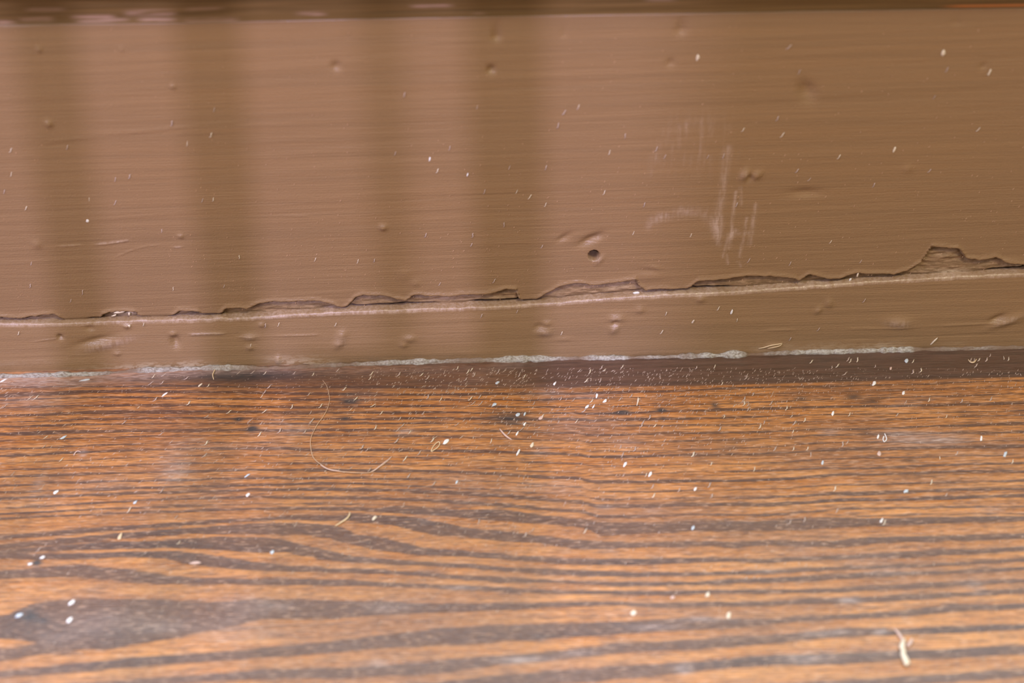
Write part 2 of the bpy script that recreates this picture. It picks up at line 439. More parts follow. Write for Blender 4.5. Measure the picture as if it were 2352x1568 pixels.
for pts, w, a in [([(430, 769), (470, 767), (520, 766)], 4, .00016), ([(70, 785), (135, 777)], 2.5, .0001), ([(150, 813), (230, 811)], 3, .00008), ([(540, 774), (735, 768)], 3, .0001),
                  ([(1750, 755), (2050, 750), (2352, 735)], 4, .0001), ([(1900, 775), (2352, 760)], 4, -.00006)]:
    ds += 0.8 * a * stroke(SX, SZ, pts, w * 0.8)
S[..., 1] -= 1.9 * ds * facew[:, None]
sscuff_glint = (0.55 * blob(SX, SZ, 250, 790, 48, 7, 12) + 0.5 * stroke(SX, SZ, [(280, 785), (310, 776)], 4) + 0.5 * blob(SX, SZ, 2065, 740, 26, 7, -5) + 0.3 * stroke(SX, SZ, [(430, 769), (520, 766)], 3)
          + 0.35 * blob(SX, SZ, 575, 773, 14, 5) + 0.35 * blob(SX, SZ, 2315, 732, 30, 5, 18) + 0.3 * blob(SX, SZ, 1415, 752, 9, 7) + 0.25 * blob(SX, SZ, 1415, 730, 12, 5) + 0.25 * blob(SX, SZ, 785, 780, 12, 10)
          + 0.22 * blob(SX, SZ, 1255, 762, 14, 6))
sscuff_glint += (1 - facew[:, None]) * 0.34 * (1 + 0.8 * fbm(SX * 300, SZ * 900, 67))  # nose coloured lighter to carry the highlight of the lit ridge
sbare = 0.55 * sstep(0.0036, 0.0002, SZ) * sstep(-0.05, 0.55, fbm(SX * 60, SZ * 180, 68, 3)) * facew[:, None] + 0.22 * (1 - facew[:, None]) * sstep(0.1, 0.6, fbm(SX * 45, SX * 0, 69, 3))
sdirt = 0.5 * sstep(0.0032, 0.0, SZ) * sstep(-0.1, 0.5, fbm(SX * 30, SZ * 300 + 7, 70, 3)) * facew[:, None]
me = grid_mesh('trim_1', S, {'scuff': np.clip(sscuff_glint, 0, .85), 'bare': np.clip(sbare, 0, 1), 'dark_mask': np.clip(sdirt, 0, 1), 'chip': np.zeros_like(SX)})
strip = link('trim_1', me, PAINT)
tag(strip, 'narrow brown painted shoe moulding between the baseboard and the wood floor', 'moulding', kind='structure')
on_wall = _ow
def px_to_wall(px, py):
    p = on_wall([(px, py)])[0]; return p[0], p[2]

# grey-white line of old filler and paint along the foot of the moulding
t = NT('old_grey_filler')
fz = t.noise((60, 300, 300), 4, 0.65); fz2 = t.noise((1600, 2400, 2400), 4, 0.65)
fcol = t.mix(t.ramp(fz2, 0.3, 0.65), c(120, 108, 94), c(176, 174, 166))
fcol = t.mix(t.ramp(t.attr('bare'), 0.2, 0.75), c(116, 94, 74), fcol)
t.out(fcol, 0.85, t.bump(fz2, 0.00025, 0.8))
FILLER = t.m
px_c = [(0, 862), (100, 862), (200, 859), (300, 850), (480, 843), (640, 843), (760, 837), (950, 829), (1050, 826), (1200, 823), (1300, 820), (1400, 820),
        (1500, 818), (1720, 812), (1800, 808), (1900, 805), (2050, 801), (2200, 799), (2352, 795)]
amt = [(0, .55), (60, .6), (100, .95), (150, .8), (200, .8), (260, .55), (320, .6), (430, .7), (520, .75), (600, .4), (700, .4), (760, .55), (860, .6), (960, .9), (1010, .85), (1060, .5), (1120, .8), (1220, 1.0), (1280, .55),
       (1330, .3), (1400, .8), (1435, .75), (1450, .35), (1500, .6), (1620, .75), (1715, .9), (1725, .12), (1745, .1), (1760, .7), (1800, .7), (1900, .8), (1990, .7), (2060, .95), (2095, .9), (2110, .4), (2200, .5), (2300, .45), (2352, .4)]
fl = on_floor(px_c, 0.0004); fa = on_floor([(p, 826) for p, _ in amt], 0.0004)
bx = spaced(-XR, XR, -0.14, 0.14, 0.00035, 0.006)
by = np.interp(bx, fl[:, 0], fl[:, 1]); ba = np.interp(bx, fa[:, 0], [a for _, a in amt])
by = np.clip(by, -0.0046, -0.0031)
br = 0.00022 + 0.00085 * ba * (0.65 + 0.5 * fbm(bx * 260, bx * 0, 71, 3)) + 0.00012 * vnoise(bx * 900, bx * 0, 72)
br = np.clip(br, 0.00012, None)
rows = []
for k in range(13):
    a = math.pi * k / 12
    jit = 1 + 0.25 * vnoise(bx * 700, bx * 0 + k * 1.7, 73)
    rows.append(np.stack([bx, by - br * 1.1 * math.cos(a) * -1 * jit, -0.0001 + br * 1.35 * math.sin(a) * jit], axis=-1))
FB = np.stack(rows)[::-1]
me = grid_mesh('filler_line', FB, {'bare': np.repeat((ba * (0.8 + 0.5 * fbm(bx * 150, bx * 0 + 4, 74, 3)))[None], 13, 0)})
o = link('filler_line', me, FILLER, strip); o['label'] = 'crumbly grey-white line of old filler'

# ------------------------------------------------------------------ recess and cap above the baseboard
t = NT('dark_brown_recess_paint')
sn = t.noise((25, 200, 1500), 3, 0.6); wn = t.noise((45, 200, 900), 3, 0.6)
rc = t.mix(t.ramp(sn, 0.35, 0.65), c(100, 78, 40), c(124, 98, 56))
rc = t.mix(t.math('MULTIPLY', t.attr('wear'), t.ramp(wn, 0.40, 0.55), True), rc, c(176, 146, 122))
rc = t.mix(t.attr('bare'), rc, c(196, 122, 62))
t.out(rc, 0.45, t.bump(sn, 0.00012, 0.7), 0.4)
RECESS = t.m
cx = spaced(-XR, XR, -0.145, 0.145, 0.0005, 0.006)
prof = [(0.0003, -0.0004)] + [(0.0003, 0.00015 * k) for k in range(0, 60)] + [(0.0003, 0.0090), (0.0001, 0.0091), (-0.0012, 0.0092), (-0.0040, 0.0092), (-0.0056, 0.0096), (-0.0060, 0.0106), (-0.0060, 0.0150), (-0.0050, 0.0164), (-0.0025, 0.0172), (0.0100, 0.0176)]
RZ = []
ztc = z_top(cx)
for y, z in prof:
    zz = ztc + z
    RZ.append(np.stack([cx, y - 0.00012 * fbm(cx * 25, zz * 700, 81, 3), zz], axis=-1))
RZ = np.stack(RZ)
PXW = lambda px: on_wall([(px, 30)], 0.004)[0][0]
zrel = RZ[..., 2] - ztc[None, :]
wear = np.zeros(RZ.shape[:2])
for x0, x1, zc0, th, a in [(0, 40, .0004, .0004, .9), (60, 130, .0010, .0005, .7), (180, 270, .0013, .0006, .9), (190, 300, .0006, .0004, .8), (300, 410, .0022, .0006, .9), (330, 410, .0005, .0005, 1.0), (430, 550, .0004, .0005, .8), (690, 750, .0010, .0006, .9),
                           (950, 1040, .0026, .0005, .7), (1090, 1110, .0004, .0004, .6), (80, 160, .003, .0005, .5), (440, 520, .0028, .0004, .5), (1480, 1540, .003, .0006, .4)]:
    xa, xb = PXW(x0), PXW(x1)
    wear += a * sstep(xa - .0015, xa + .0015, RZ[..., 0]) * sstep(xb + .0015, xb - .0015, RZ[..., 0]) * np.exp(-((zrel - zc0) / th) ** 2)
bw = sstep(PXW(2130), PXW(2200), RZ[..., 0]) * np.exp(-((zrel - 0.0006) / 0.00025) ** 2)
me = grid_mesh('trim_2', RZ, {'wear': np.clip(wear, 0, 1), 'bare': np.clip(bw, 0, 1)})
cap = link('trim_2', me, RECESS)
tag(cap, 'dark brown cap moulding with worn paint running along the top of the baseboard', 'moulding', kind='structure')

wall = bpy.data.objects.new('wall_back', None); COL.objects.link(wall)
tag(wall, 'pale wall around the low window above the baseboard', 'wall', kind='structure')
link('wall_foot', box_mesh('wall_foot', (-XR, 0.0045, -0.001), (XR, 0.06, 0.119)), WALLPAINT, wall)
link('wall_side', box_mesh('wall_side', (-XR, 0.0045, 0.119), (-0.56, 0.06, 1.2)), WALLPAINT, wall)
link('wall_side', box_mesh('wall_side', (0.56, 0.0045, 0.119), (XR, 0.06, 1.2)), WALLPAINT, wall)
link('wall_head', box_mesh('wall_head', (-0.56, 0.0045, 1.12), (0.56, 0.06, 1.2)), WALLPAINT, wall)
lowwin = bpy.data.objects.new('window_1', None); COL.objects.link(lowwin)
tag(lowwin, 'low daylit window standing on the brown baseboard', 'window', kind='structure')
SASH = plain('sash_paint', c(224, 222, 216), 0.5, 0.04, 200)
for x0, x1 in ((-0.56, -0.52), (0.52, 0.56)):
    link('stile', box_mesh('stile', (x0, 0.010, 0.119), (x1, 0.035, 1.12)), SASH, lowwin)
link('rail', box_mesh('rail', (-0.52, 0.010, 0.119), (0.52, 0.035, 0.130)), SASH, lowwin)
link('rail', box_mesh('rail', (-0.52, 0.010, 1.08), (0.52, 0.035, 1.12)), SASH, lowwin)

# ------------------------------------------------------------------ floor
floor = bpy.data.objects.new('floor', None); COL.objects.link(floor)
tag(floor, 'varnished wood floor of wide planks with dark growth rings', 'floor', kind='structure')
sub = link('subfloor', box_mesh('subfloor', (-XR, -1.0, -0.03), (XR, 0.0042, -0.0125)), plain('subfloor_boards', c(90, 70, 50)), floor)

# growth rings traced across the plank: (points, half thickness in px at those points)
RINGS = [
 ([(0, 1190), (300, 1178), (580, 1168), (800, 1168), (1014, 1176), (1160, 1184), (1236, 1193), (1338, 1201), (1377, 1214), (1492, 1213), (1594, 1209), (1760, 1210), (1854, 1206), (1930, 1199), (2033, 1199), (2135, 1196), (2352, 1190)],
  [2, 2, 3, 3, 7, 10, 9, 8, 12, 10, 9, 9, 9, 10, 8, 7, 5]),
 ([(0, 1235), (180, 1219), (400, 1204), (656, 1188), (810, 1188), (912, 1194), (963, 1204), (1014, 1216), (1065, 1222), (1160, 1231), (1236, 1238), (1338, 1251), (1440, 1252), (1619, 1248), (1696, 1252), (1760, 1247), (1905, 1249), (2007, 1242), (2135, 1237), (2352, 1231)],
  [4, 5, 4, 4, 7, 9, 13, 12, 9, 10, 8, 9, 6, 5, 6, 4, 7, 6, 6, 6]),
 ([(0, 1256), (153, 1242), (255, 1230), (434, 1219), (587, 1213), (680, 1213), (760, 1222), (810, 1236), (860, 1247), (963, 1264), (1065, 1271), (1180, 1281), (1287, 1288), (1466, 1290), (1594, 1286), (1760, 1287), (1930, 1280), (2084, 1273), (2262, 1265), (2352, 1260)],
  [4, 5, 5, 6, 10, 10, 11, 10, 12, 8, 6, 5, 6, 7, 5, 4, 4, 6, 5, 5]),
 ([(0, 1268), (166, 1257), (383, 1248), (500, 1246), (600, 1252), (656, 1256), (733, 1272), (810, 1285), (937, 1293), (1065, 1299), (1180, 1308), (1338, 1316), (1466, 1320), (1594, 1318), (1760, 1313), (1982, 1303), (2135, 1298), (2352, 1285)],
  [3, 5, 7, 10, 13, 10, 10, 7, 4, 5, 5, 6, 5, 4, 4, 4, 4, 4]),
 ([(0, 1277), (153, 1278), (306, 1273), (383, 1274), (459, 1284), (540, 1297), (682, 1306), (759, 1310), (861, 1312), (963, 1318), (1141, 1331), (1300, 1336), (1415, 1341), (1594, 1339), (1760, 1331), (1930, 1324), (2135, 1316), (2352, 1306)],
  [5, 6, 5, 7, 10, 9, 6, 5, 5, 4, 6, 3, 5, 4, 5, 6, 4, 4]),
 ([(0, 1320), (178, 1311), (332, 1325), (434, 1334), (600, 1336), (682, 1336), (810, 1339), (963, 1345), (1180, 1356), (1313, 1359), (1492, 1362), (1760, 1357), (1930, 1354), (2135, 1344), (2352, 1334)],
  [8, 12, 11, 7, 6, 6, 6, 4, 5, 4, 5, 4, 5, 5, 4]),
 ([(0, 1440), (64, 1428), (160, 1432), (255, 1434), (332, 1427), (459, 1418), (600, 1400), (746, 1400), (835, 1397), (963, 1397), (1014, 1396), (1167, 1392), (1300, 1388), (1415, 1386), (1517, 1390), (1760, 1386), (1880, 1380), (2045, 1374), (2352, 1357)],
  [20, 34, 46, 48, 42, 30, 20, 19, 14, 11, 8, 7, 6, 4, 6, 5, 6, 6, 5]),
 ([(0, 1504), (120, 1488), (250, 1478), (380, 1462), (500, 1446), (650, 1436), (900, 1428), (1200, 1420), (1500, 1412), (1800, 1405), (2352, 1376)], [12, 10, 8, 4, 1, .5, .5, .5, .5, .5, .5]),
 ([(0, 1548), (178, 1533), (306, 1520), (434, 1512), (600, 1499), (733, 1489), (886, 1473), (1014, 1461), (1160, 1454), (1287, 1448), (1415, 1442), (1568, 1433), (1760, 1428), (1880, 1419), (2007, 1413), (2084, 1408), (2186, 1396), (2352, 1392)],
  [7, 9, 10, 9, 10, 11, 14, 17, 16, 15, 13, 11, 7, 6, 5, 6, 7, 6]),
 ([(0, 1590), (332, 1566), (600, 1549), (810, 1545), (1000, 1532), (1160, 1514), (1313, 1502), (1415, 1489), (1568, 1480), (1721, 1471), (1854, 1461), (1956, 1452), (2058, 1451), (2186, 1446), (2352, 1438)],
  [7, 7, 9, 10, 13, 9, 9, 10, 10, 9, 8, 8, 6, 7, 6]),
 ([(0, 1640), (600, 1600), (1000, 1580), (1160, 1562), (1415, 1546), (1670, 1523), (1760, 1517), (1930, 1512), (2084, 1503), (2262, 1497), (2352, 1492)],
  [8, 8, 10, 12, 14, 9, 10, 12, 9, 10, 9]),
 ([(0, 1700), (800, 1660), (1400, 1610), (1900, 1575), (2352, 1545)], [9, 10, 10, 9, 9]),
 ([(0, 1760), (800, 1720), (1400, 1670), (1900, 1630), (2352, 1600)], [9, 10, 10, 9, 9]),
]
EDGE = [(0, 900), (200, 894), (420, 893), (700, 897), (1200, 893), (1500, 887), (1760, 880), (2352, 867)]

fx = spaced(-XR, XR, -0.138, 0.138, 0.00036, 0.006)
fy = np.concatenate([np.arange(-0.125, -0.004, 0.00024), np.linspace(-0.004, 0.004, 9)])
FX, FY = np.meshgrid(fx, fy)
def fblob(px, py, rx, ry):
    p = on_floor([(px, py), (px + 1, py), (px, py + 1)])
    sx = abs(p[1, 0] - p[0, 0]); sy = abs(p[2, 1] - p[0, 1])
    return np.exp(-(((FX - p[0, 0]) / (rx * sx)) ** 2 + ((FY - p[0, 1]) / (ry * sy)) ** 2))
lines = []
def floor_line(pts, h):
    p = on_floor(pts)
    # local photo pixels -> metres across the grain
    q = on_floor([(a, b + 1) for a, b in pts])
    s = np.abs(q[:, 1] - p[:, 1])
    return p[:, 0], p[:, 1], np.asarray(h, float) * s * 1.25
base_lines = [floor_line(p, h) for p, h in RINGS]
# the close rings between the edge by the moulding and the first traced ring
e = on_floor(EDGE); g = base_lines[0]
xi = np.linspace(-0.16, 0.16, 300)
e_y = np.interp(xi, e[:, 0], e[:, 1]); g_y = np.interp(xi, g[0], g[1])
NF = 18
rg = np.random.RandomState(3)
for k in range(-1, NF):
    f = (k + 0.5 + rg.uniform(-.18, .18)) / NF
    y = e_y + (g_y - e_y) * f + 0.00075 * fbm(xi * 26, xi * 0 + k * 0.55, 91, 2)
    h = 0.00022 + 0.00036 * np.clip(fbm(xi * 13, xi * 0 + k * 3.1, 92, 2) + 0.30, 0.0, 1) + (0.00015 if k % 3 == 0 else 0)
    lines.append((xi, y, h))
lines += base_lines
sdf = np.full(FX.shape, -9.0)
for lx, ly, lh in lines:
    yk = np.interp(fx, lx, ly) + 0.00012 * fbm(fx * 160, fx * 0 + ly[0] * 900, 93, 3)
    hk = np.interp(fx, lx, lh)
    sdf = np.maximum(sdf, (hk[None, :] - np.abs(FY - yk[None, :])) * 1000)
for bx_, by_, brx, bry, ba_ in [(560, 1252, 110, 16, 1.0), (700, 1214, 130, 9, .9), (470, 1290, 90, 9, .7), (980, 1208, 60, 9, .8), (1150, 1182, 60, 10, .8), (830, 1240, 60, 8, .6), (180, 1248, 160, 14, .4), (1800, 1195, 90, 12, .5)]:
    sdf += ba_ * fblob(bx_, by_, brx, bry)                    # knotty, darker heart of the figure
sdf = np.clip(sdf * 1.15, -1.6, 1.6)
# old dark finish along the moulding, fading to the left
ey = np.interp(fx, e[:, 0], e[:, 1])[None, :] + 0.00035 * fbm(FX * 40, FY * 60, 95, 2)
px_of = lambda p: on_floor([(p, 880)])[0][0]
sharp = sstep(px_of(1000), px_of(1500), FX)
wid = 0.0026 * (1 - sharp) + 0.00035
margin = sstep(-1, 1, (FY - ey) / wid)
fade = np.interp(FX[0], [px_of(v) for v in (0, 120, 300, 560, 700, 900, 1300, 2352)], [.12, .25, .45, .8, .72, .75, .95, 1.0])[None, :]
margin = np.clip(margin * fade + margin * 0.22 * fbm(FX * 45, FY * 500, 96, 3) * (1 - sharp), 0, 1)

stain = 1.0 * fblob(560, 864, 190, 13) + 0.4 * fblob(250, 872, 150, 7) + 0.3 * fblob(850, 862, 160, 8)
for px, py, rx, ry, a in [(580, 985, 13, 8, 1), (548, 963, 10, 5, .9), (805, 922, 22, 7, .9), (792, 961, 14, 5, .7), (800, 905, 25, 3, .5), (1430, 947, 20, 6, 1), (1520, 941, 14, 5, .9), (1642, 930, 9, 9, .7), (1525, 960, 8, 4, .6),
                          (1170, 955, 40, 10, .5), (1180, 968, 30, 12, .45), (85, 1292, 12, 9, .9), (65, 1415, 22, 14, .7), (95, 1425, 14, 8, .7), (1260, 920, 30, 5, .4), (1960, 910, 22, 7, .5), (2000, 922, 25, 6, .5), (1840, 915, 14, 5, .6), (2090, 1058, 22, 5, .5)]:
    stain += 1.4 * a * fblob(px, py, rx, ry)
stain = np.clip(stain, 0, 1)
dust = np.zeros_like(FX)  # dust patches, plus whitish sheen painted into the lower floor
for px, py, rx, ry, a in [(60, 872, 120, 14, .75), (150, 882, 90, 8, .4), (320, 862, 160, 9, .45), (560, 852, 200, 7, .3), (900, 850, 200, 10, .18), (2110, 1008, 90, 16, .45), (2060, 995, 30, 10, .3), (2180, 1010, 40, 10, .3), (1905, 993, 20, 7, .4),
                          (70, 920, 90, 18, .35), (400, 1070, 35, 40, .30), (410, 1090, 30, 20, .25), (190, 1040, 10, 12, .4), (85, 1115, 12, 25, .3), (690, 985, 40, 14, .30), (930, 992, 20, 7, .5), (1350, 910, 40, 8, .35), (1250, 905, 40, 14, .25), (1440, 1020, 30, 14, .22), (1240, 1035, 24, 14, .25),
                          (1320, 970, 120, 30, .18), (240, 1430, 120, 30, .22), (380, 1440, 60, 14, .25), (1500, 1440, 60, 7, .35), (1620, 1420, 60, 6, .35), (1200, 1515, 60, 8, .6), (1330, 1500, 40, 6, .3), (1950, 1378, 26, 7, .6), (1900, 1452, 60, 8, .4), (2025, 1450, 16, 7, .55), (1850, 1510, 60, 14, .35),  # streaks low on the floor include painted sheen
                          (1570, 1535, 18, 14, .5), (1760, 1310, 40, 6, .3), (2050, 1312, 60, 8, .25), (2240, 1345, 16, 24, .22), (890, 1393, 60, 14, .25), (640, 1392, 40, 10, .25), (1060, 1350, 40, 6, .35), (870, 1524, 30, 8, .4), (1390, 1165, 20, 6, .3), (1500, 1172, 20, 5, .35), (2270, 1170, 30, 10, .2)]:
    dust += a * fblob(px, py, rx, ry)
dust += 0.15 * sstep(0.25, 0.8, fbm(FX * 55, FY * 130, 97, 3))
dust = np.clip(dust, 0, 0.85)
zz = 0.000035 * np.clip(-sdf, -1, 1) + 0.00010 * fbm(FX * 20, FY * 40, 98, 2)
lip = sstep(0.0012, 0, FY + 0.125)
zz -= 0.0005 * lip
FP = np.stack([FX, FY, zz], axis=-1)
skirt = np.stack([fx, np.full_like(fx, -0.1251), np.full_like(fx, -0.0125)], axis=-1)[None]
FP = np.concatenate([skirt, FP])
e0 = lambda a: np.concatenate([a[:1], a])
me = grid_mesh('plank', FP, {'ring': e0(sdf), 'margin': e0(margin), 'stain': e0(stain), 'dust': e0(dust)})
link('plank', me, WOOD, floor)

# further planks towards the room
y1 = -0.1256
pk = np.random.RandomState(11)
for n in range(6):
    wdt = 0.125; y0 = y1 - wdt
    gx = np.linspace(-XR, XR, 190); gy = np.linspace(y0, y1, 150)
    GX, GY = np.meshgrid(gx, gy)
    u = (GY - y0) / wdt + 0.10 * fbm(GX * 1.6, GX * 0 + n, 101, 2)
    ph = u * 13 + 1.6 * fbm(GX * 1.8, GY * 9 + n * 5, 102, 2)
    tri = np.abs(ph - np.floor(ph) - 0.5) * 2
    sd = (0.33 - tri) * 4.2
    ed = np.minimum(GY - y0, y1 - GY)
    gz = -0.0006 * sstep(0.0012, 0.0, ed) + 0.0001 * fbm(GX * 8, GY * 30 + n, 103, 2)
    G = np.stack([GX, GY, gz], axis=-1)
    s1 = np.stack([gx, np.full_like(gx, y0), np.full_like(gx, -0.0125)], axis=-1)[None]
    s2 = np.stack([gx, np.full_like(gx, y1), np.full_like(gx, -0.0125)], axis=-1)[None]
    G = np.concatenate([s1, G, s2])
    z0 = np.zeros(G.shape[:2]); sd2 = np.concatenate([sd[:1], sd, sd[-1:]])
    me = grid_mesh('plank', G, {'ring': np.clip(sd2, -1.6, 1.6), 'margin': z0, 'stain': z0, 'dust': z0 + 0.08})
    link('plank', me, WOOD, floor)
    y1 = y0 - 0.0006

# ------------------------------------------------------------------ added bars and panels behind the camera, unseen, to stripe and shade the sun
blockers = bpy.data.objects.new('light_blockers', None); COL.objects.link(blockers)
tag(blockers, 'added unseen vertical bars that stripe the daylight', 'window', kind='structure')
def blocker_at(px_a, px_b, py, DB=0.9, up=0.32, down=0.32, tilt=0.0):
    pa = on_wall([(px_a, py), (px_b, py)])
    off = -SUN_DIR * (DB / SUN_DIR.y)
    xa, xb = pa[0, 0] + off.x, pa[1, 0] + off.x
    o = link('shade_bar', box_mesh('shade_bar', (-(xb - xa) / 2, -0.006, -down), ((xb - xa) / 2, 0.006, up)), SASH, blockers)
    o.location = ((xa + xb) / 2, off.y, pa[0, 2] + off.z); o.rotation_euler = (0, tilt, 0)
for a, b, DBk in [(92, 212, 0.9), (445, 578, 0.9), (862, 930, 1.3), (1085, 1250, 0.9), (-330, -190, .9), (1560, 3000, 3.0)]:  # the widest is a panel added to keep sun off the right
    blocker_at(a, b, 450, DBk, tilt=0.12 * max(0, 1 - a / 1100))
blocker_at(700, 1225, 845, 0.9, 0.0, 0.30)  # wide panel added to shade only the floor

# ------------------------------------------------------------------ dust, crumbs, fibres
DUSTM = plain('pale_dust', c(190, 170, 156), 0.8, 0.15)
WHITE = plain('white_plaster_crumb', c(228, 226, 222), 0.8, 0.08)
CREAM = plain('cream_paint_crumb', c(220, 206, 182), 0.8, 0.10)
GREY = plain('blue_grey_flake', c(190, 200, 206), 0.6, 0.12)
PINK = plain('translucent_pinkish_flake', c(206, 178, 164), 0.6, 0.12)
HAIRM = plain('pale_hair', c(206, 176, 146), 0.35, 0.1)
TAN = plain('tan_fibre', c(214, 190, 152), 0.5, 0.1)

def sweep(name, pts, rad, sides=5, flat=1.0):
    """tube along pts with a radius per point; flat scales the cross section in z"""
    P = np.asarray(pts, float); n = len(P); V = []; F = []
    for i in range(n):
        tg = P[min(i + 1, n - 1)] - P[max(i - 1, 0)]; tg /= np.linalg.norm(tg) + 1e-12
        sd = np.cross(tg, [0, 0, 1.0]); ln = np.linalg.norm(sd)
        sd = sd / ln if ln > 1e-6 else np.array([1.0, 0, 0]); up = np.cross(sd, tg)
        for k in range(sides):
            a = 2 * math.pi * k / sides
            V.append(P[i] + rad[i] * (math.cos(a) * sd + flat * math.sin(a) * up))
    for i in range(n - 1):
        for k in range(sides):
            F.append((i * sides + k, i * sides + (k + 1) % sides, (i + 1) * sides + (k + 1) % sides, (i + 1) * sides + k))
    F.append(tuple(range(sides))[::-1]); F.append(tuple((n - 1) * sides + k for k in range(sides)))
    return pymesh(name, V, F, True)

def fleck_mesh(seed):
    r = random.Random(seed); n = 6; pts = []; rad = []
    b = r.uniform(0.10, 0.22); hook = r.uniform(0.05, 0.16)
    for i in range(n):
        u = i / (n - 1)
        pts.append((b * math.sin(u * math.pi * 2 - 0.4) * 0.6 - hook * (1 - u) ** 3 + hook * u ** 3 * 0.6, u - 0.5, 0.08 + 0.07 * math.sin(u * math.pi)))
        rad.append((0.04 + 0.085 * math.sin(math.pi * min(max(u * 0.9 + 0.05, 0), 1)) ** 0.8) * r.uniform(0.8, 1.2))
    return sweep('dust_fleck', pts, rad, 4, 0.6)

def crumb_mesh(seed, lob=0.25):
    """irregular rounded flake, unit size, resting on z = 0"""
    r = random.Random(seed); rings = 4; seg = 9; V = []; F = []
    am = [1 + r.uniform(-lob, lob) for _ in range(seg)]
    for j, (h, s) in enumerate([(0.0, 0.80), (0.18, 1.0), (0.40, 0.88), (0.55, 0.45)]):
        for k in range(seg):
            a = 2 * math.pi * k / seg
            q = s * am[k] * (1 + r.uniform(-.08, .08)) * 0.5
            V.append((q * math.cos(a), q * math.sin(a), h * (1 + r.uniform(-.15, .15)) * 0.6))
    for j in range(rings - 1):
        for k in range(seg):
            F.append((j * seg + k, j * seg + (k + 1) % seg, (j + 1) * seg + (k + 1) % seg, (j + 1) * seg + k))
    F.append(tuple(range(seg))[::-1]); F.append(tuple((rings - 1) * seg + k for k in range(seg)))
    return pymesh('crumb', V, F, True)

def surf_depth(px, py):
    """which surface a photo pixel shows: returns world point and 'wall' / 'strip' / 'floor'"""
    yb = np.interp(px, [0, 2352], [855, 797]); yr = np.interp(px, [p[0] for p in RIDGE], [p[1] for p in RIDGE])
    if py > yb + 2: return on_floor([(px, py)])[0], 'floor'
    if py > yr + 3:
        v = (yb - py) / (yb - yr); return on_wall([(px, py)], -(STRIP_OUT + (0.0013 - STRIP_OUT) * v) - 0.00002)[0], 'strip'
    return on_wall([(px, py)], -0.00002)[0], 'wall'

def place(o, p, where, ang, sx, sy, sz):
    """ang: direction of the long (local y) axis on the surface, degrees from +x"""
    a = math.radians(ang)
    if where == 'floor':
        ex, ey, ez = Vector((1, 0, 0)), Vector((0, 1, 0)), Vector((0, 0, 1))
    else:
        ex, ey, ez = Vector((1, 0, 0)), Vector((0, 0, 1)), Vector((0, -1, 0))
    ly = ex * math.cos(a) + ey * math.sin(a); lx = ex * math.sin(a) - ey * math.cos(a)
    m = Matrix((lx * sx, ly * sy, ez * sz)).transposed().to_4x4()
    m.translation = Vector(p) - ez * 0.00002
    o.matrix_world = m

FL = [fleck_mesh(k) for k in range(5)]
for m_ in FL: m_.materials.append(DUSTM)
FLW = [m_.copy() for m_ in FL]
for m_ in FLW: m_.materials.clear(); m_.materials.append(CREAM)

def put_fleck(px, py, length, wid, label, group, bright=False, ang=None):
    p, wh = surf_depth(px, py)
    k = random.randrange(5)
    o = bpy.data.objects.new('dust_fleck', (FLW if bright else FL)[k]); COL.objects.link(o)
    if ang is None: ang = random.gauss(62 if wh == 'floor' else 68, 7)
    s = MPP * length * (1.25 if wh == 'floor' else 1.1)
    place(o, p, wh, ang, s * wid, s, s * wid)
    if wh == 'wall':
        label += (' left of the nail hole' if px < 1300 else ' right of the nail hole') + (', high up' if py < 300 else ', at mid height' if py < 480 else ', above the paint break')
    elif wh == 'strip':
        label += ' at left' if px < 900 else ' in the middle' if px < 1600 else ' at right'
    elif py > 905:
        label += (' left of the long hair' if px < 715 else ' between hair and cream crumb' if px < 1222 else ' right of the cream crumb' if px < 1800 else ' around the grey dusty patch')
        label += ', near the dark strip' if py < 985 else ', on open grain'
    else:
        label += ' at left' if px < 900 else ' in the middle' if px < 1600 else ' at right'
    tag(o, label, 'dust fleck', group)
    return o

LF = 'tiny floor dust fleck'
LM = 'tiny pale dust fleck on the dark floor strip'
LB = 'tiny dust fleck on the baseboard'
LS = 'tiny pale dust fleck on the shoe moulding'
# read off the photograph: flecks that show clearly
FLECKS_WALL = [(492, 252), (485, 310), (430, 330), (395, 283), (155, 338), (265, 412), (265, 465), (205, 458), (465, 460), (490, 458), (298, 405), (26, 400), (60, 478), (10, 440), (25, 345),
               (908, 352), (1033, 340), (1005, 392), (1096, 246), (929, 218), (1170, 385), (1187, 440), (1217, 452), (1254, 385), (1282, 288), (1296, 258), (1328, 247), (1329, 245), (1436, 312), (1388, 442),
               (1400, 350), (1253, 470), (1158, 516), (1113, 440), (1508, 342), (1527, 360), (1480, 470), (1812, 108), (1836, 165), (1707, 298), (1797, 310), (1786, 272), (2175, 160), (2272, 166), (2247, 297), (2146, 223), (2135, 392), (1927, 360),
               (1859, 412), (1831, 392), (1626, 360), (1662, 358), (1692, 470), (2007, 425), (1908, 555), (1977, 600), (1720, 598), (1587, 540), (1815, 605), (978, 540), (1086, 540), (1010, 652), (822, 600), (860, 598), (1083, 562), (1135, 645),
               (1245, 566), (1455, 535), (724, 596), (550, 590), (515, 657), (70, 656), (72, 605), (163, 690), (398, 663), (372, 530), (190, 671)]
for px, py in FLECKS_WALL:
    put_fleck(px, py, random.uniform(9, 13), random.uniform(0.55, 0.8), LB, 'dust flecks on the baseboard', random.random() < .35)
for px, py in [(1681, 715), (1592, 738), (771, 745), (640, 745), (43, 765), (1106, 725), (1188, 715), (1530, 720), (1650, 708), (1520, 762), (330, 745), (610, 747), (576, 793), (1290, 765), (1985, 690), (1693, 735), (1815, 778), (1880, 756)]:
    put_fleck(px, py, random.uniform(9, 12), random.uniform(0.6, 0.9), LS, 'dust flecks on the shoe moulding', random.random() < .4)
n = 0
